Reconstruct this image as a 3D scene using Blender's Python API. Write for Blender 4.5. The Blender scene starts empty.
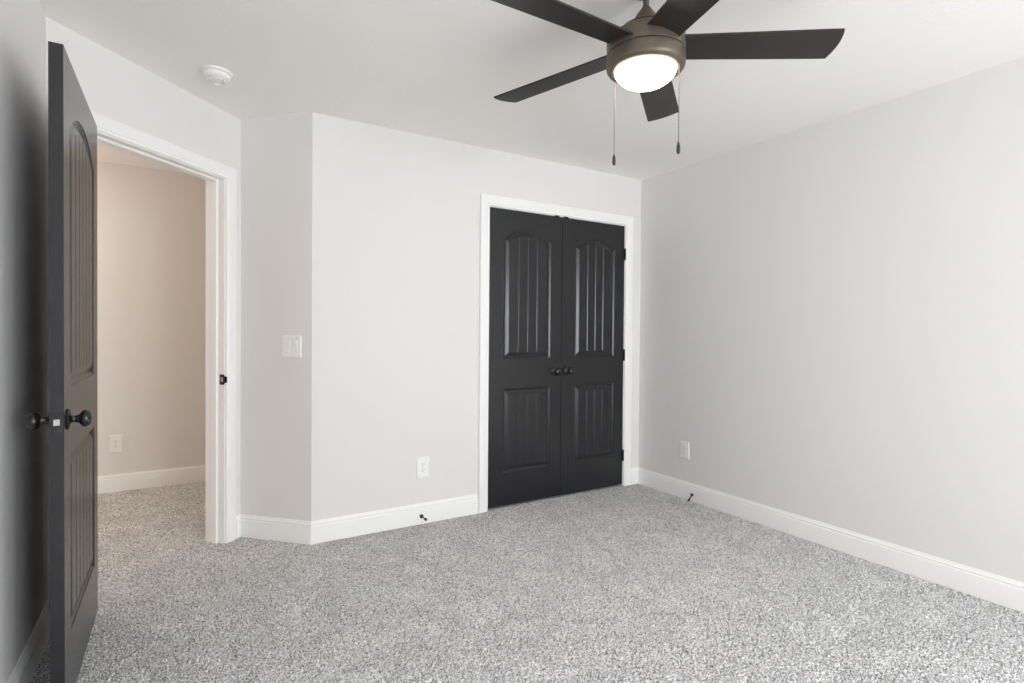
import bpy, bmesh, math
from mathutils import Vector, Matrix

S = math.sqrt(.5)
scene = bpy.context.scene
COL = scene.collection

# ------------------------------------------------------------------ camera
YAW, ROLL, PITCH, CAM_Z, F_PX = math.radians(31.3213), .0079, -.0127, 1.2123, 545.6154
r0 = Vector((math.cos(YAW), -math.sin(YAW), 0))
f0 = Vector((math.sin(YAW), math.cos(YAW), 0))
u0 = Vector((0, 0, 1))
fw = f0*math.cos(PITCH) + u0*math.sin(PITCH)
up = u0*math.cos(PITCH) - f0*math.sin(PITCH)
cx = r0*math.cos(ROLL) + up*math.sin(ROLL)
cy = up*math.cos(ROLL) - r0*math.sin(ROLL)
cam = bpy.data.cameras.new('camera')
cam.sensor_fit = 'HORIZONTAL'
cam.sensor_width = 36
cam.lens = F_PX/1024*36
cam.shift_y = -2.46/1024
cam.clip_start = .02
camo = bpy.data.objects.new('camera', cam)
camo.matrix_world = Matrix(((cx.x, cy.x, -fw.x, 0), (cx.y, cy.y, -fw.y, 0), (cx.z, cy.z, -fw.z, CAM_Z), (0, 0, 0, 1)))
COL.objects.link(camo)
scene.camera = camo

# ------------------------------------------------------------------ light and exposure
H = 2.44                       # ceiling
XR, YC, XL, YF = 3.1687, 3.2254, -.4509, -2.6
A = Vector((.6374, YC, 0))
B = A + Vector((-S, S, 0))*.4739
ENTRY_LEN = (B.x - XL)/S
D = B - Vector((S, S, 0))*ENTRY_LEN
WIN = ((.85, 1.7), (1.9, 2.75))    # the two windows behind the camera
WZ0, WZ1 = .55, 2.1

world = bpy.data.worlds.new('daylight')
scene.world = world
world.use_nodes = True
world.node_tree.nodes['Background'].inputs[0].default_value = (.80, .90, 1, 1)
world.node_tree.nodes['Background'].inputs[1].default_value = 1.0

def area(name, loc, rot, sx, sy, power, color):
    l = bpy.data.lights.new(name, 'AREA')
    l.shape = 'RECTANGLE'
    l.size, l.size_y, l.energy, l.color = sx, sy, power, color
    o = bpy.data.objects.new(name, l)
    o.location, o.rotation_euler = loc, rot
    COL.objects.link(o)
    return o

def point(name, loc, power, color, radius):
    l = bpy.data.lights.new(name, 'POINT')
    l.energy, l.color, l.shadow_soft_size = power, color, radius
    o = bpy.data.objects.new(name, l)
    o.location = loc
    COL.objects.link(o)
    return o

for wx0, wx1 in WIN:
    area('window_daylight', ((wx0+wx1)/2, YF-.06, (WZ0+WZ1)/2), (math.radians(90), 0, 0), wx1-wx0-.08, WZ1-WZ0-.08, 62, (.922, .953, 1))
point('hall_lamp_light', (-1.7, 4.5, 2.1), 32, (1, .82, .68), .2)

vs = scene.view_settings
scene.display_settings.display_device = 'sRGB'
vs.view_transform = 'Standard'
vs.look = 'None'
vs.exposure = -.07
vs.gamma = 1
vs.use_curve_mapping = False
scene.cycles.max_bounces = 16
scene.cycles.diffuse_bounces = 12
scene.cycles.glossy_bounces = 6
scene.cycles.sample_clamp_indirect = 6
scene.cycles.use_denoising = True

# ------------------------------------------------------------------ materials
def mat(name, color, rough=.5, metal=0, spec=.5):
    m = bpy.data.materials.new(name)
    m.use_nodes = True
    b = m.node_tree.nodes['Principled BSDF']
    b.inputs['Base Color'].default_value = (*color, 1)
    b.inputs['Roughness'].default_value = rough
    b.inputs['Metallic'].default_value = metal
    b.inputs['Specular IOR Level'].default_value = spec
    return m

def bump(m, scale, strength, dist, stretch=(1, 1, 1), detail=3, kind='noise'):
    nt = m.node_tree
    tc = nt.nodes.new('ShaderNodeTexCoord')
    mp = nt.nodes.new('ShaderNodeMapping')
    mp.inputs['Scale'].default_value = stretch
    if kind == 'noise':
        tx = nt.nodes.new('ShaderNodeTexNoise')
        tx.inputs['Detail'].default_value = detail
        out = tx.outputs['Fac']
    else:
        tx = nt.nodes.new('ShaderNodeTexVoronoi')
        out = tx.outputs['Distance']
    tx.inputs['Scale'].default_value = scale
    bp = nt.nodes.new('ShaderNodeBump')
    bp.inputs['Strength'].default_value = strength
    bp.inputs['Distance'].default_value = dist
    nt.links.new(tc.outputs['Object'], mp.inputs['Vector'])
    nt.links.new(mp.outputs['Vector'], tx.inputs['Vector'])
    nt.links.new(out, bp.inputs['Height'])
    nt.links.new(bp.outputs['Normal'], nt.nodes['Principled BSDF'].inputs['Normal'])
    return m

wall_m = bump(mat('greige_wall_paint', (.780, .769, .755), .75, spec=.25), 170, .18, .002)
ceil_m = bump(mat('white_textured_ceiling', (.935, .918, .893), .85, spec=.2), 75, .45, .004, detail=5)
trim_m = mat('white_semigloss_trim', (.90, .90, .89), .38)
door_m = bump(mat('charcoal_door_paint', (.018, .0187, .0205), .23), 34, .25, .0012, (9, 9, .5), 4)
door_m.node_tree.nodes['Principled BSDF'].inputs['Specular IOR Level'].default_value = .48
black_m = mat('matte_black_hardware', (.012, .012, .013), .12, spec=.6)
plate_m = mat('white_plastic', (.88, .88, .865), .35)
slot_m = mat('outlet_slot', (.05, .05, .05), .6)
steel_m = mat('steel_latch', (.50, .50, .50), .35, 1)
blade_m = bump(mat('espresso_fan_blade', (.021, .0175, .0155), .38, spec=.45), 40, .15, .001, (.6, 9, 9))
bronze_m = bump(mat('brushed_bronze', (.140, .114, .088), .45, .55), 120, .05, .001)
chain_m = mat('chain_metal', (.20, .18, .155), .4, 1)
fob_m = mat('dark_wood_fob', (.035, .03, .026), .35)
gap_m = mat('dark_gap', (.01, .01, .01), .8)
rubber_m = mat('black_rubber', (.02, .02, .02), .6)

def carpet():
    m = mat('speckled_grey_carpet', (.4, .4, .4), .95, spec=.05)
    nt = m.node_tree
    N, L = nt.nodes.new, nt.links.new
    bsdf = nt.nodes['Principled BSDF']
    tc = N('ShaderNodeTexCoord')
    vo = N('ShaderNodeTexVoronoi')
    vo.inputs['Scale'].default_value = 270
    wob = N('ShaderNodeTexNoise')
    wob.inputs['Scale'].default_value = 380
    wob.inputs['Detail'].default_value = 2
    sep = N('ShaderNodeSeparateColor')
    mixv = N('ShaderNodeMath'); mixv.operation = 'MULTIPLY_ADD'
    mixv.inputs[1].default_value = .62
    ma = N('ShaderNodeMath'); ma.operation = 'MULTIPLY'; ma.inputs[1].default_value = .40
    ramp = N('ShaderNodeValToRGB')
    e = ramp.color_ramp.elements
    e[0].position, e[0].color = .17, (.04, .05, .05, 1)
    e[1].position, e[1].color = .88, (.99, .99, .99, 1)
    k = e.new(.38); k.color = (.47, .468, .47, 1)
    k = e.new(.60); k.color = (.82, .82, .825, 1)
    big = N('ShaderNodeTexNoise')
    big.inputs['Scale'].default_value = 6
    big.inputs['Detail'].default_value = 4
    mr = N('ShaderNodeMapRange')
    mr.inputs['From Min'].default_value, mr.inputs['From Max'].default_value = .3, .7
    mr.inputs['To Min'].default_value, mr.inputs['To Max'].default_value = .90, 1.07
    mul = N('ShaderNodeVectorMath'); mul.operation = 'SCALE'
    for t in (vo, wob, big):
        L(tc.outputs['Object'], t.inputs['Vector'])
    L(vo.outputs['Color'], sep.inputs[0])
    L(wob.outputs['Fac'], ma.inputs[0])
    L(sep.outputs[0], mixv.inputs[0])
    L(ma.outputs[0], mixv.inputs[2])
    L(mixv.outputs[0], ramp.inputs[0])
    L(big.outputs['Fac'], mr.inputs['Value'])
    L(ramp.outputs['Color'], mul.inputs[0])
    L(mr.outputs['Result'], mul.inputs['Scale'])
    L(mul.outputs['Vector'], bsdf.inputs['Base Color'])
    bp = N('ShaderNodeBump')
    bp.inputs['Strength'].default_value = .3
    bp.inputs['Distance'].default_value = .003
    L(mixv.outputs[0], bp.inputs['Height'])
    L(bp.outputs['Normal'], bsdf.inputs['Normal'])
    return m
carpet_m = carpet()

def globe_mat():
    m = bpy.data.materials.new('lit_frosted_glass')
    m.use_nodes = True
    nt = m.node_tree
    b = nt.nodes['Principled BSDF']
    b.inputs['Base Color'].default_value = (.9, .88, .84, 1)
    b.inputs['Roughness'].default_value = .35
    tc = nt.nodes.new('ShaderNodeTexCoord')
    sep = nt.nodes.new('ShaderNodeSeparateXYZ')
    mr = nt.nodes.new('ShaderNodeValToRGB')           # the bowl glows less where it meets the ring, far from the bulb
    e = mr.color_ramp.elements
    e[0].position, e[0].color = .55, (1.0, .86, .62, 1)
    e[1].position, e[1].color = 1.0, (.075, .052, .026, 1)
    e.new(.90).color = (.16, .125, .08, 1)
    e.new(.74).color = (.5, .42, .29, 1)
    nt.links.new(tc.outputs['Generated'], sep.inputs[0])
    nt.links.new(sep.outputs['Z'], mr.inputs[0])
    nt.links.new(mr.outputs['Color'], b.inputs['Emission Color'])
    b.inputs['Emission Strength'].default_value = 20
    return m
globe_m = globe_mat()

# ------------------------------------------------------------------ mesh helpers
class MB:
    def __init__(self):
        self.v, self.f = [], []
    def add(self, vs, fs):
        n = len(self.v)
        self.v += [tuple(p) for p in vs]
        self.f += [tuple(i+n for i in f) for f in fs]
        return self
    def box(self, x0, x1, y0, y1, z0, z1):
        return self.add([(x, y, z) for z in (z0, z1) for y in (y0, y1) for x in (x0, x1)],
                        [(0, 1, 3, 2), (4, 6, 7, 5), (0, 4, 5, 1), (2, 3, 7, 6), (0, 2, 6, 4), (1, 5, 7, 3)])
    def loops(self, ls, cap0=True, cap1=True, closed=True):
        n = len(ls[0])
        vs = [p for l in ls for p in l]
        fs = []
        for k in range(len(ls)-1):
            for i in range(n if closed else n-1):
                j = (i+1) % n
                fs.append((k*n+i, k*n+j, (k+1)*n+j, (k+1)*n+i))
        if cap0: fs.append(tuple(range(n)))
        if cap1: fs.append(tuple(range((len(ls)-1)*n, len(ls)*n)))
        return self.add(vs, fs)
    def lathe(self, prof, n=32, axis='z', o=(0, 0, 0)):
        """prof: (radius, height) pairs turned about an axis through o"""
        ls = []
        for r, h in prof:
            r = max(r, 1e-5)
            l = []
            for i in range(n):
                a = 2*math.pi*i/n
                c, s = r*math.cos(a), r*math.sin(a)
                p = {'z': (c, s, h), 'y': (c, h, s), 'x': (h, c, s)}[axis]
                l.append((p[0]+o[0], p[1]+o[1], p[2]+o[2]))
            ls.append(l)
        return self.loops(ls)
    def sweep_x(self, prof, x0, x1, m0=0, m1=0):
        """prof: (y, z) outline swept along x; m0, m1: mitre slope at the ends (x shift per unit of -y)"""
        return self.loops([[(x0 - y*m0, y, z) for y, z in prof], [(x1 + y*m1, y, z) for y, z in prof]])
    def build(self, name, m, parent=None, frame=None, smooth=None, bevel=None, seg=2):
        me = bpy.data.meshes.new(name)
        me.from_pydata(self.v, [], self.f)
        bm = bmesh.new(); bm.from_mesh(me)
        bmesh.ops.recalc_face_normals(bm, faces=bm.faces)
        bm.to_mesh(me); bm.free()
        me.materials.append(m)
        if smooth:
            me.polygons.foreach_set('use_smooth', [True]*len(me.polygons))
            me.set_sharp_from_angle(angle=math.radians(smooth))
        o = bpy.data.objects.new(name, me)
        COL.objects.link(o)
        if parent: o.parent = parent
        if frame: o.matrix_local = frame
        if bevel:
            md = o.modifiers.new('edge', 'BEVEL'); md.width = bevel; md.segments = seg; md.limit_method = 'ANGLE'
        return o

def frame(o, ex, into):
    return Matrix(((ex[0], into[0], 0, o[0]), (ex[1], into[1], 0, o[1]), (0, 0, 1, o[2]), (0, 0, 0, 1)))
# local axes of a wall: x to the right as one faces it, y into the wall, z up
F_BACK = frame((0, YC, 0), (1, 0), (0, 1))
F_ENTRY = frame(B, (S, S), (-S, S))
F_ANGLE = frame(B, (S, -S), (S, S))
F_RIGHT = frame((XR, 0, 0), (0, -1), (1, 0))
F_LEFT = frame((XL, 0, 0), (0, 1), (-1, 0))
F_FRONT = frame((0, YF, 0), (-1, 0), (0, -1))
YH = 5.0
F_HALL = frame((0, YH, 0), (1, 0), (0, 1))

def at(F, x, y, z):
    return F @ Matrix.Translation((x, y, z))

def tag(o, label=None, cat=None, group=None, kind=None):
    for k, v in (('label', label), ('category', cat), ('group', group), ('kind', kind)):
        if v: o[k] = v
    return o

def struct(o, label=None, cat=None):
    return tag(o, label, cat, kind='structure')

# ------------------------------------------------------------------ room shell
TH = .122
def carpet_mesh():
    """floor slab whose top is a cut pile: closely set tufts of uneven height"""
    import numpy as np
    rng = np.random.default_rng(4)
    me = bpy.data.meshes.new('floor')
    V, Q = [], []
    n0 = 0
    # dense pile where the photograph looks, a coarser grid elsewhere
    x0, x1, y0, y1 = -3.2, XR+.12, YF-.12, YH+.12
    fx0, fx1, fy0, fy1 = -.9, XR+.02, .55, YH+.02
    for (a, b, c, d, st) in ((fx0, fx1, fy0, YC+.02, .0037), (fx0, .62, YC+.02, fy1, .0042), (.62, fx1, YC+.02, fy1, .08),
                             (x0, fx0, y0, y1, .08), (fx0, fx1, y0, fy0, .03), (fx0, fx1, fy1, y1, .05), (fx1, x1, y0, y1, .05)):
        nx, ny = max(2, int((b-a)/st)+1), max(2, int((d-c)/st)+1)
        X, Y = np.meshgrid(np.linspace(a, b, nx), np.linspace(c, d, ny))
        jit = st*.28 if st < .01 else 0
        edge = np.zeros_like(X, bool); edge[0] = edge[-1] = True; edge[:, 0] = edge[:, -1] = True
        jx = rng.uniform(-jit, jit, X.shape); jy = rng.uniform(-jit, jit, X.shape)
        Z = rng.uniform(-.0080, .0030, X.shape) if st < .01 else np.full(X.shape, -.001)
        jx[edge] = 0; jy[edge] = 0; Z[edge] = -.001
        V.append(np.stack([X+jx, Y+jy, Z], -1).reshape(-1, 3))
        i = (np.arange(ny-1)[:, None]*nx+np.arange(nx-1)[None, :]).ravel()+n0
        Q.append(np.stack([i, i+1, i+nx+1, i+nx], -1))
        n0 += nx*ny
    base = np.array([(x, y, -.08) for y in (y0, y1) for x in (x0, x1)])
    V.append(base); Q.append(np.array([[n0, n0+2, n0+3, n0+1]]))
    V = np.concatenate(V).astype(np.float32); Q = np.concatenate(Q).astype(np.int32)
    me.vertices.add(len(V)); me.vertices.foreach_set('co', V.ravel())
    me.loops.add(Q.size); me.loops.foreach_set('vertex_index', Q.ravel())
    me.polygons.add(len(Q)); me.polygons.foreach_set('loop_start', np.arange(len(Q), dtype=np.int32)*4)
    me.update(calc_edges=True); me.validate()
    me.materials.append(carpet_m)
    o = bpy.data.objects.new('floor', me)
    COL.objects.link(o)
    return o
flo = carpet_mesh()
struct(flo, 'speckled grey cut pile carpet covering the whole floor', 'carpet')
ce = MB().box(-3.2, XR+.12, YF-.12, YH+.12, H, H+.08).build('ceiling', ceil_m)
struct(ce, 'white lightly textured ceiling', 'ceiling')

# closet opening and entry opening (local x on their walls, door height, jamb board thickness)
CX0, CX1, CH = 1.780, 2.9985, 2.056
EX0, EX1, EH = -.908, -.125, 2.060
JT = .018

def wall_with_hole(name, F, x0, x1, holes, top, label, th=TH, sill=None):
    m = MB()
    cur = x0
    for a, b in holes:
        m.box(cur, a, 0, th, 0, H)
        m.box(a, b, 0, th, top, H)
        if sill: m.box(a, b, 0, th, 0, sill)
        cur = b
    m.box(cur, x1, 0, th, 0, H)
    return struct(m.build(name, wall_m, frame=F), label, 'wall')

wall_with_hole('wall_back', F_BACK, A.x, XR, [(CX0-JT, CX1+JT)], CH+JT, 'greige back wall around the closet double doors')
wall_with_hole('wall_entry', F_ENTRY, -ENTRY_LEN, 0, [(EX0-JT, EX1+JT)], EH+JT, 'greige diagonal wall around the open doorway')
struct(MB().box(0, .4739, 0, TH*.9, 0, H).build('wall_angled', wall_m, frame=F_ANGLE), 'narrow greige wall between doorway and closet wall, carrying the light switch', 'wall')
struct(MB().box(-YH, -YF, 0, TH, 0, H).build('wall_right', wall_m, frame=F_RIGHT), 'plain greige wall on the right', 'wall')
struct(MB().box(YF, D.y, 0, TH, 0, H).build('wall_left', wall_m, frame=F_LEFT), 'greige wall behind the open door', 'wall')
wall_with_hole('wall_front', F_FRONT, -XR, -XL, [(-b, -a) for a, b in reversed(WIN)], WZ1, 'greige window wall', sill=WZ0)
# hallway and closet shells
struct(MB().box(-3.1, 1.35, 0, TH, 0, H).build('wall_hall', wall_m, frame=F_HALL), 'hallway wall seen through the open doorway', 'wall')
struct(MB().box(1.35, 1.46, 3.95, YH, 0, H).box(-3.2, -3.1, 2.2, YH, 0, H).box(-3.1, XL-TH, 2.2, 2.3, 0, H).build('wall_hall_ends', wall_m), 'far ends of the hallway', 'wall')
struct(MB().box(.62, XR, 3.95, 4.05, 0, H).box(.62, .72, YC+TH, 3.95, 0, H).build('wall_closet', wall_m), 'inside walls of the closet', 'wall')

# windows behind the camera: frame, sash bar and sill of white trim
for i, (a, b) in enumerate(WIN):
    m = MB()
    for x0, x1, z0, z1 in ((-b, -b+.04, WZ0, WZ1), (-a-.04, -a, WZ0, WZ1), (-b+.04, -a-.04, WZ0, WZ0+.04), (-b+.04, -a-.04, WZ1-.04, WZ1)):
        m.box(x0, x1, .0, .10, z0, z1)
    w = struct(m.build('window_%d' % (i+1), trim_m, frame=F_FRONT), 'white window in the wall behind the viewer', 'window')
    zc = (WZ0+WZ1)/2
    MB().box(-b+.04, -a-.04, .012, .045, zc-.02, zc+.02).build('sash_bar', trim_m, w)
    MB().box(-b-.05, -a+.05, -.04, 0, WZ0-.03, WZ0).build('sill', trim_m, w)

# ------------------------------------------------------------------ baseboards
BB = .128
BASE = [(0, 0), (-.0145, 0), (-.0145, .095), (-.0140, .0985), (-.0095, .1010), (-.0090, .1050), (-.0118, .1075), (-.0118, .1120), (-.0075, .1160), (-.0050, .1220), (-.0035, .128), (0, .128)]
t225 = math.tan(math.radians(22.5))
def base(name, F, spans, label):
    m = MB()
    for x0, x1, m0, m1 in spans:
        m.sweep_x(BASE, x0, x1, m0, m1)
    return struct(m.build(name, trim_m, frame=F, smooth=35), label, 'baseboard')
# mitre: positive shortens at inside corners (y is negative in the room)
base('baseboard_back', F_BACK, [(A.x, CX0-.079, -t225, 0), (CX1+.079, XR, 0, 1)], 'white baseboard on either side of the closet doors')
base('baseboard_angled', F_ANGLE, [(0, .4739, 1, -t225)], 'white baseboard under the light switch')
base('baseboard_right', F_RIGHT, [(-YC, -YF, 1, 1)], 'white baseboard along the right wall')
base('baseboard_left', F_LEFT, [(YF, D.y, 1, math.tan(math.radians(22.5)))], 'white baseboard behind the open door')
base('baseboard_entry', F_ENTRY, [(EX1+.079, 0, 0, 1)], 'sliver of white baseboard beside the doorway')
base('baseboard_hall', F_HALL, [(-3.1, 1.35, 0, 0)], 'white baseboard in the hallway')

# ------------------------------------------------------------------ door casings and jambs
CAS = [(0, 0), (0, -.010), (.003, -.012), (.009, -.012), (.012, -.0095), (.015, -.0095), (.019, -.013), (.030, -.0155), (.058, -.0175), (.066, -.0175), (.070, -.015), (.070, 0)]
def casing(name, F, x0, x1, h, label, depth, stop):
    x0 -= .005; x1 += .005; h += .005       # the reveal
    ls = []
    for x, z, ox, oz in ((x0, 0, -1, 0), (x0, h, -1, 1), (x1, h, 1, 1), (x1, 0, 1, 0)):
        ls.append([(x+w*ox, d, z+w*oz) for w, d in CAS])
    o = struct(MB().loops(ls).build(name, trim_m, frame=F, smooth=30), label, 'door trim')
    x0 += .005; x1 -= .005; h -= .005
    j = MB()
    j.box(x0-JT, x0, 0, depth, 0, h).box(x1, x1+JT, 0, depth, 0, h).box(x0-JT, x1+JT, 0, depth, h, h+JT)
    j.build('jamb', trim_m, o)
    s0, s1, st = stop
    s = MB()
    for p in (-1, 1):
        xe = x0 if p < 0 else x1
        prof = [(xe, s0), (xe-p*st*.6, s0), (xe-p*st, s0+.004), (xe-p*st, s1-.004), (xe-p*st*.6, s1), (xe, s1)]
        s.loops([[(x, y, 0) for x, y in prof], [(x, y, h) for x, y in prof]])
    prof = [(s0, h), (s0, h-st*.6), (s0+.004, h-st), (s1-.004, h-st), (s1, h-st*.6), (s1, h)]
    s.loops([[(x0+st, y, z) for y, z in prof], [(x1-st, y, z) for y, z in prof]])
    s.build('door_stop_moulding', trim_m, o)
    # casing on the other side of the wall
    ls = []
    x0 -= .005; x1 += .005; h += .005
    for x, z, ox, oz in ((x0, 0, -1, 0), (x0, h, -1, 1), (x1, h, 1, 1), (x1, 0, 1, 0)):
        ls.append([(x+w*ox, TH-d, z+w*oz) for w, d in CAS])
    if name == 'trim_1':
        MB().loops(ls).build('rear_casing', trim_m, o, smooth=30)
    return o
tr_entry = casing('trim_1', F_ENTRY, EX0, EX1, EH, 'white casing and jamb of the open doorway', TH, (.042, .082, .011))
tr_closet = casing('trim_2', F_BACK, CX0, CX1, CH, 'white casing around the closet double doors', TH, (.040, .070, .011))

# strike plate on the right jamb of the doorway, lip folded over the casing
sp = MB()
zs = .931
sp.box(EX1-.0022, EX1+.0002, -.001, .030, zs-.029, zs+.029)
sp.loops([[(EX1-.0022, -.001, zs+k*.020), (EX1+.0002, -.001, zs+k*.020), (EX1+.006, -.0135, zs+k*.016), (EX1+.004, -.0150, zs+k*.016)] for k in (-1, 1)])
spo = sp.build('strike_plate', black_m, tr_entry, bevel=.0006)
tag(spo, 'black strike plate')
MB().box(EX1-.0028, EX1-.0020, .008, .022, zs-.013, zs+.013).build('strike_hole', steel_m, spo)

# ------------------------------------------------------------------ doors
def arc_geo(x0, x1, zs_, zp):
    w, r = (x1-x0)/2, 0
    hgt = zp-zs_
    R = (w*w+hgt*hgt)/(2*hgt)
    return (x0+x1)/2, zp-R, R

def panel_loop(x0, x1, z0, zs_, zp, o, y, n=20):
    """outline of a panel, offset inwards by o"""
    if zp is None:
        tops = [(x1-o - (x1-x0-2*o)*i/n, zs_-o) for i in range(n+1)]
    else:
        xc, zc, R = arc_geo(x0, x1, zs_, zp)
        tops = []
        for i in range(n+1):
            x = x1-o - (x1-x0-2*o)*i/n
            tops.append((x, zc + math.sqrt(max((R-o)**2-(x-xc)**2, 0))))
    pts = [(x0+o, z0+o), (x1-o, z0+o)] + tops
    return [(x, y, z) for x, z in pts]

PROF = [(0, 0), (.0012, .0030), (.0035, .0038), (.0125, .0075), (.0145, .0100), (.0185, .0102), (.0205, .0092), (.042, .0016), (.044, .0012)]
def door_leaf(name, w, h, t, F, panels, planks, label, gd=.0024):
    """slab with two plank-fluted raised panels on both faces; local x from the left edge, y into the door"""
    m = MB()
    lo, hi = panels
    px0, px1 = lo[0], lo[1]
    n = 20
    for y in (0, t):
        q = lambda a, b, c, d: m.add([(a, y, c), (b, y, c), (b, y, d), (a, y, d)], [(0, 1, 2, 3)])
        q(0, px0, 0, h); q(px1, w, 0, h)
        q(px0, px1, 0, lo[2]); q(px0, px1, lo[3], hi[2])
        top = panel_loop(*hi, 0, y)[2:]
        m.add([p for p in top] + [(p[0], y, h) for p in top], [(i, i+1, n+1+i+1, n+1+i) for i in range(n)])
    for a, b in (((0, 0), (w, 0)), ((0, h), (w, h)), ((0, 0), (0, h)), ((w, 0), (w, h))):
        m.add([(a[0], 0, a[1]), (b[0], 0, b[1]), (b[0], t, b[1]), (a[0], t, a[1])], [(0, 1, 2, 3)])
    d = m.build(name, door_m, frame=F)
    struct(d, label, 'door')
    for pn in (lo, hi):
        g = MB()
        for side in (0, 1):
            Y = (lambda y: y) if not side else (lambda y: t-y)
            g.loops([panel_loop(*pn, o, Y(y)) for o, y in PROF], False, False)
            o, y0 = PROF[-1]
            x0, x1 = pn[0]+o, pn[1]-o
            st = [(x0, 0), (x1, 0)]
            for k in range(1, planks):
                xg = x0 + (x1-x0)*k/planks
                st += [(xg-.0045, 0), (xg-.0008, gd), (xg+.0004, gd), (xg+.0060, 0)]
            st += [(x0+(x1-x0)*k/n, 0) for k in range(1, n) if all(abs(x0+(x1-x0)*k/n - x0-(x1-x0)*j/planks) > .009 for j in range(1, planks))]
            st.sort()
            if pn[4] is None:
                zt = lambda x: pn[3]-o
            else:
                xc, zc, R = arc_geo(pn[0], pn[1], pn[3], pn[4])
                zt = lambda x: zc+math.sqrt((R-o)**2-(x-xc)**2)
            zb = pn[2]+o
            rows = [[(x, Y(y0), zb) for x, q in st], [(x, Y(y0+q), zb+.006) for x, q in st], [(x, Y(y0+q), zt(x)-.006) for x, q in st], [(x, Y(y0), zt(x)) for x, q in st]]
            g.loops(rows, False, False, closed=False)
        g.build('panel', door_m, d)
    return d

def knob(parent, x, y, z, out, scale=1.0, name='knob'):
    """round knob on a rosette; out = -1 towards the front face, +1 from the back"""
    r = [(.0, -.001), (.032, -.001), (.033, .003), (.030, .007), (.016, .010), (.0115, .013), (.0105, .020), (.0130, .025), (.0130, .028), (.018, .031), (.0245, .036), (.0268, .0435), (.0262, .050), (.0215, .0565), (.012, .0605), (0, .062)]
    m = MB().lathe([(a*scale, h*out*scale) for a, h in r], 28, 'y', (x, y, z))
    return m.build(name, black_m, parent, smooth=50)

DT = .035
DW = .773
entry = door_leaf('door_1', DW, 2.031, DT, frame((-.2965, 2.091, .026), (0, 1), (-1, 0)),
    ((.105, DW-.105, .225, .790, None), (.105, DW-.105, 1.005, 1.815, 1.905)), 6,
    'charcoal two-panel entry door standing open along the left wall', .0045)
k1 = knob(entry, .060, 0, .906, -1)
k2 = knob(entry, .060, DT, .906, 1)
lp = MB().box(-.0018, .0005, .0035, .0315, .906-.0285, .906+.0285).build('latch_plate', black_m, entry, bevel=.0005)
b = MB()
prof = [(-.001, .009), (-.011, .0235), (-.001, .0245)]
b.loops([[(x, y, .906+k*.009) for x, y in prof] for k in (-1, 1)])
tag(b.build('latch_bolt', steel_m, lp, bevel=.0006), 'steel latch bolt')
for zz in (.21, 1.015, 1.80):
    hm = MB().lathe([(.0, zz-.046), (.0055, zz-.045), (.0065, zz-.044), (.0065, zz+.044), (.0055, zz+.045), (0, zz+.046)], 14, 'z', (DW+.004, DT+.004, 0))
    hm.box(DW-.0002, DW+.002, .006, DT+.004, zz-.044, zz+.044)
    hm.build('hinge', black_m, entry, smooth=40)

SEAM = 2.3885
LW = SEAM-.0015-(CX0+.004)
RW = CX1-.004-(SEAM+.0015)
CZ = .016
CDH = 2.0365
def closet_panels(a, b):
    return ((a, b, .224, .806, None), (a, b, 1.012, 1.838, 1.912))
left_leaf = door_leaf('door_2', LW, CDH, DT, frame((CX0+.004, YC+.002, CZ), (1, 0), (0, 1)), closet_panels(.110, LW-.097), 4,
    'left leaf of the charcoal closet double doors')
right_leaf = door_leaf('door_3', RW, CDH, DT, frame((SEAM+.0015, YC+.002, CZ), (1, 0), (0, 1)), closet_panels(.118, RW-.095), 4,
    'right leaf of the charcoal closet double doors, hinges in view')
knob(left_leaf, LW-.058, 0, .914, -1, 1)
knob(right_leaf, .058, 0, .914, -1, 1)
for zz in (.228, 1.022, 1.816):
    hm = MB().lathe([(0, zz-.046), (.006, zz-.045), (.007, zz-.043), (.007, zz+.043), (.006, zz+.045), (0, zz+.046)], 14, 'z', (RW+.003, -.008, 0))
    hm.box(RW-.004, RW+.012, -.006, -.001, zz-.043, zz+.043)
    hm.build('hinge', black_m, right_leaf, smooth=40)
for leaf, xx in ((left_leaf, LW-.048), (right_leaf, .030)):
    MB().box(xx-.020, xx+.020, -.003, .022, CDH-.001, CDH+.0085).build('ball_catch', black_m, leaf, bevel=.001)

# ------------------------------------------------------------------ wall plates
def plate(name, F, x, z, w, h, label, cat, group=None):
    o = MB().add(*(lambda ls: (ls.v, ls.f))(MB().loops([
        [(-w/2, 0, -h/2), (w/2, 0, -h/2), (w/2, 0, h/2), (-w/2, 0, h/2)],
        [(-w/2, -.003, -h/2), (w/2, -.003, -h/2), (w/2, -.003, h/2), (-w/2, -.003, h/2)],
        [(-w/2+.005, -.0065, -h/2+.005), (w/2-.005, -.0065, -h/2+.005), (w/2-.005, -.0065, h/2-.005), (-w/2+.005, -.0065, h/2-.005)]])))\
        .build(name, plate_m, frame=at(F, x, 0, z))
    return tag(o, label, cat, group)

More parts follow.
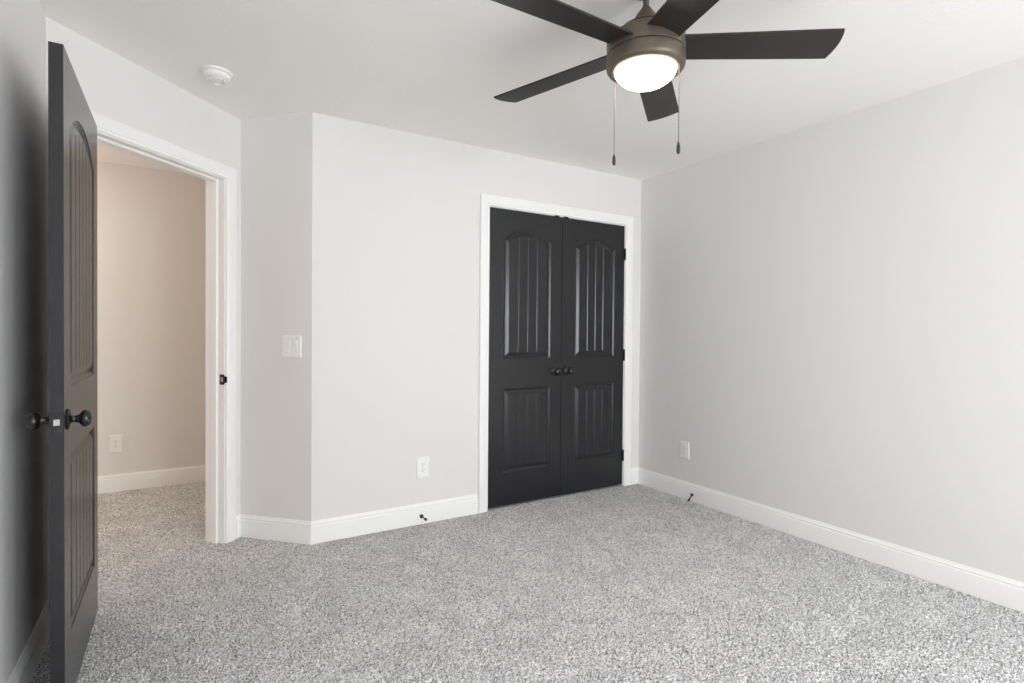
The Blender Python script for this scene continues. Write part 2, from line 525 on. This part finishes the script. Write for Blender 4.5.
def outlet(F, x, z, w, h, label):
    p = plate('wall_outlet', F, x, z, w, h, label, 'outlet', 'duplex outlets on the walls')
    for k in (-1, 1):
        pts = []
        for i in range(24):
            a = 2*math.pi*i/24
            pts.append((.0172*math.cos(a), max(-.0142, min(.0142, .0172*math.sin(a)))))
        m = MB().loops([[(q[0], -.0060, k*.0195+q[1]) for q in pts], [(q[0], -.0085, k*.0195+q[1]) for q in pts]])
        r = m.build('receptacle', plate_m, p)
        sl = MB().box(-.0073, -.0053, -.0090, -.0080, k*.0195-.001, k*.0195+.008).box(.0053, .0073, -.0090, -.0080, k*.0195, k*.0195+.007)
        sl.lathe([(0, -.0090), (.0024, -.0090), (.0024, -.0080), (0, -.0080)], 12, 'y', (0, 0, k*.0195-.007))
        sl.build('slots', slot_m, r)
    MB().lathe([(0, -.0076), (.0028, -.0074), (.0032, -.006), (0, -.006)], 12, 'y').build('screw', steel_m, p)
    return p
outlet(F_BACK, 1.309, .354, .081, .132, 'white duplex outlet on the closet wall, left of the double doors')
outlet(F_RIGHT, -2.752, .357, .081, .122, 'white duplex outlet on the right wall near the closet corner')
outlet(F_HALL, -.409, .356, .078, .130, 'white duplex outlet on the hallway wall seen through the doorway')

sw = plate('light_switch', F_ANGLE, .4739-.130, 1.120, .128, .126, 'white double rocker switch plate on the narrow wall beside the doorway', 'light switch')
for k, tilt in ((-1, 1), (1, -1)):
    x = k*.0255
    MB().box(x-.0185, x+.0185, -.0072, -.004, -.0355, .0355).build('rocker_frame', plate_m, sw, bevel=.0008)
    m = MB()
    a, c = (-.0125, -.0080) if tilt > 0 else (-.0080, -.0125)
    prof = [(-.006, -.033), (a, -.033), (-.0088, 0), (c, .033), (-.006, .033)]
    m.loops([[(x-.0163, y, z) for y, z in prof], [(x+.0163, y, z) for y, z in prof]])
    m.build('rocker', plate_m, sw, bevel=.0006)
for k in (-1, 1):
    for zz in (-.048, .048):
        MB().lathe([(0, -.0076), (.0026, -.0074), (.0030, -.006), (0, -.006)], 12, 'y', (k*.0255, 0, zz)).build('screw', plate_m, sw)

# ------------------------------------------------------------------ door bumpers on the baseboards
def bumper(F, x, z, length, label, bend=(0, 0)):
    o = MB().lathe([(0, 0), (.0125, 0), (.0125, -.003), (.010, -.006), (.006, -.009), (.0045, -.011), (.0042, -length+.018), (0, -length+.018)], 20, 'y').build('door_bumper', black_m, frame=at(F, x, -.0143, z) @ Matrix.Rotation(bend[0], 4, 'Z') @ Matrix.Rotation(bend[1], 4, 'X'), smooth=40)
    MB().lathe([(0, -length+.020), (.0068, -length+.020), (.0078, -length+.015), (.0078, -length+.003), (.006, -length), (0, -length)], 20, 'y').build('rubber_tip', rubber_m, o, smooth=40)
    return tag(o, label, 'door stop', 'door bumpers on the baseboards')
bumper(F_BACK, 1.298, .050, .078, 'black rod door stop on the baseboard below the closet wall outlet')
bumper(F_RIGHT, -2.669, .050, .080, 'black rod door stop on the baseboard of the right wall', (math.radians(21), math.radians(19)))

# ------------------------------------------------------------------ smoke detector
sd = bpy.data.objects.new('smoke_detector', None)
COL.objects.link(sd)
sd.location = (.148, 2.968, H)
tag(sd, 'round white smoke detector on the ceiling near the doorway', 'smoke detector')
MB().lathe([(0, .001), (.065, .001), (.0675, -.002), (.0675, -.010), (.064, -.0125), (0, -.0125)], 48).build('mounting_base', plate_m, sd, smooth=40)
body = MB().lathe([(0, -.012), (.055, -.012), (.055, -.0150), (.0600, -.0155), (.0605, -.020), (.057, -.029), (.050, -.036), (.043, -.039), (.041, -.036), (.034, -.036), (.031, -.041), (.020, -.043), (0, -.0435)], 48).build('detector_body', plate_m, sd, smooth=30)
rib = MB()
pts = [math.radians(a) for a in range(-40, 101, 5)]
for a0, a1 in zip(pts[:-1], pts[1:]):
    l = [[(r*math.cos(a), r*math.sin(a), z) for r, z in ((.033, -.036), (.041, -.0365), (.0395, -.0490), (.0350, -.0490))] for a in (a0, a1)]
    rib.loops(l)
rib.build('sounder_lip', plate_m, body, smooth=40)

# ------------------------------------------------------------------ ceiling fan
fan = bpy.data.objects.new('ceiling_fan', None)
COL.objects.link(fan)
fan.location = (1.4259, 1.4376, 2.2315)
tag(fan, 'five blade dark ceiling fan with lit glass bowl and pull chains', 'ceiling fan')
zt = H-2.2315
MB().lathe([(0, zt-.0005), (.054, zt-.0005), (.055, zt-.004), (.048, zt-.008), (.030, zt-.012), (.014, zt-.014), (0, zt-.014)], 40).build('canopy', bronze_m, fan, smooth=40)
MB().lathe([(0, zt-.012), (.0106, zt-.012), (.0106, .13), (0, .13)], 24).build('downrod', bronze_m, fan, smooth=40)
MB().lathe([(0, .150), (.012, .149), (.0155, .145), (.020, .137), (.031, .123), (.041, .107), (.0485, .093), (.054, .078), (.057, .064), (0, .064)], 40).build('coupling_cover', bronze_m, fan, smooth=40)
MB().lathe([(0, .0675), (.084, .0675), (.091, .0668), (.0930, .0655), (.0930, .0642), (0, .0642)], 48).build('housing_cap', bronze_m, fan, smooth=40)
mo = MB().lathe([(0, .0595), (.094, .0595), (.097, .0585), (.107, .0520), (.119, .0440), (.129, .0365), (.1355, .0310), (.1378, .026), (.1378, -.022), (.1355, -.024), (0, -.024)], 64).build('motor_housing', bronze_m, fan, smooth=35)
MB().lathe([(0, .0645), (.0935, .0645), (.0940, .0640), (.0940, .0590), (0, .0590)], 48).build('housing_seam', gap_m, mo, smooth=40)
lk = MB().lathe([(0, -.027), (.1360, -.027), (.1382, -.029), (.1385, -.062), (.1370, -.070), (.132, -.0770), (.124, -.0805), (.115, -.0810), (.1115, -.0790), (.1110, -.070), (0, -.070)], 64).build('light_kit_ring', bronze_m, fan, smooth=35)
gl = []
for i in range(15):
    a = math.pi/2*i/14
    gl.append((.1105*math.cos(a), -.070-.0675*math.sin(a)))
tag(MB().lathe([(0, -.0695)]+gl, 64).build('glass_bowl', globe_m, fan, smooth=60), 'glowing frosted glass bowl')

TH0, PH, R_TIP, C0, C1 = -.6025, -.1812, .6625, .1236, .1455
n = 10
vt = []
for i in range(n+1):                                     # blade outline: root follows the housing, tip slightly bowed
    v = -1+2*i/n
    vt.append((v*C0/2, math.sqrt(.1335**2-(v*C0/2)**2), v*C1/2, R_TIP-.006+.012*(1-v*v)+.003*v))
m_ = 14
tops, bots = [], []
for y, store in ((.003, tops), (-.003, bots)):
    for j in range(m_+1):
        k = j/m_
        store.append([(u0_+(u1_-u0_)*k, v0+(v1-v0)*min(1, k*1.05), y) for v0, u0_, v1, u1_ in vt])
N1 = n+1
vs_ = [p for l in tops for p in l] + [p for l in bots for p in l]
off = N1*(m_+1)
fs_ = []
for j in range(m_):
    for i in range(n):
        q = (j*N1+i, j*N1+i+1, (j+1)*N1+i+1, (j+1)*N1+i)
        fs_.append(q); fs_.append(tuple(x+off for x in q))
for j in range(m_):
    for i in (0, n):
        fs_.append((j*N1+i, (j+1)*N1+i, off+(j+1)*N1+i, off+j*N1+i))
for i in range(n):
    for j in (0, m_):
        fs_.append((j*N1+i, j*N1+i+1, off+j*N1+i+1, off+j*N1+i))
blade_src = MB().add(vs_, fs_).build('blade', blade_m, fan, smooth=40)
for k in range(5):
    o = blade_src if k == 0 else blade_src.copy()
    if k:
        COL.objects.link(o); o.parent = fan
    o.matrix_local = Matrix.Translation((0, 0, .003)) @ Matrix.Rotation(TH0+k*2*math.pi/5+(0, .006, 0, 0, 0)[k], 4, 'Z') @ Matrix.Rotation((0, 0, .019, .008, 0)[k], 4, 'Y') @ Matrix.Rotation(PH, 4, 'X')

def chain(px, py, z0, z1, label):
    m = MB()
    m.lathe([(0, z0), (.0006, z0), (.0006, z1), (0, z1)], 6, 'z', (px, py, 0))
    k = int((z0-z1)/.0046)
    for i in range(k):
        z = z0-(i+.5)*.0046
        m.lathe([(0, z+.0016), (.0017, z+.0009), (.0017, z-.0009), (0, z-.0016)], 6, 'z', (px, py, 0))
    c = m.build('pull_chain', chain_m, fan, smooth=60)
    tag(c, label)
    MB().lathe([(0, z1+.002), (.0022, z1), (.0045, z1-.008), (.0062, z1-.018), (.0066, z1-.032), (.0050, z1-.041), (0, z1-.044)], 16, 'z', (px, py, 0)).build('chain_fob', fob_m, c, smooth=60)
    # short metal outlet the chain hangs from
    d = Vector((px, py, 0)).normalized()
    MB().lathe([(0, z0-.003), (.004, z0-.002), (.004, z0+.006), (0, z0+.007)], 12, 'z', (px-d.x*.003, py-d.y*.003, 0)).build('chain_outlet', bronze_m, c, smooth=40)
pa = r0*.0975 - f0*.080
chain(pa.x, pa.y, -.072, 1.874-2.2315, 'pull chain on the right')
pb = -r0*.0945 + f0*.080
chain(pb.x, pb.y, -.080, 1.882-2.2315, 'pull chain on the left')
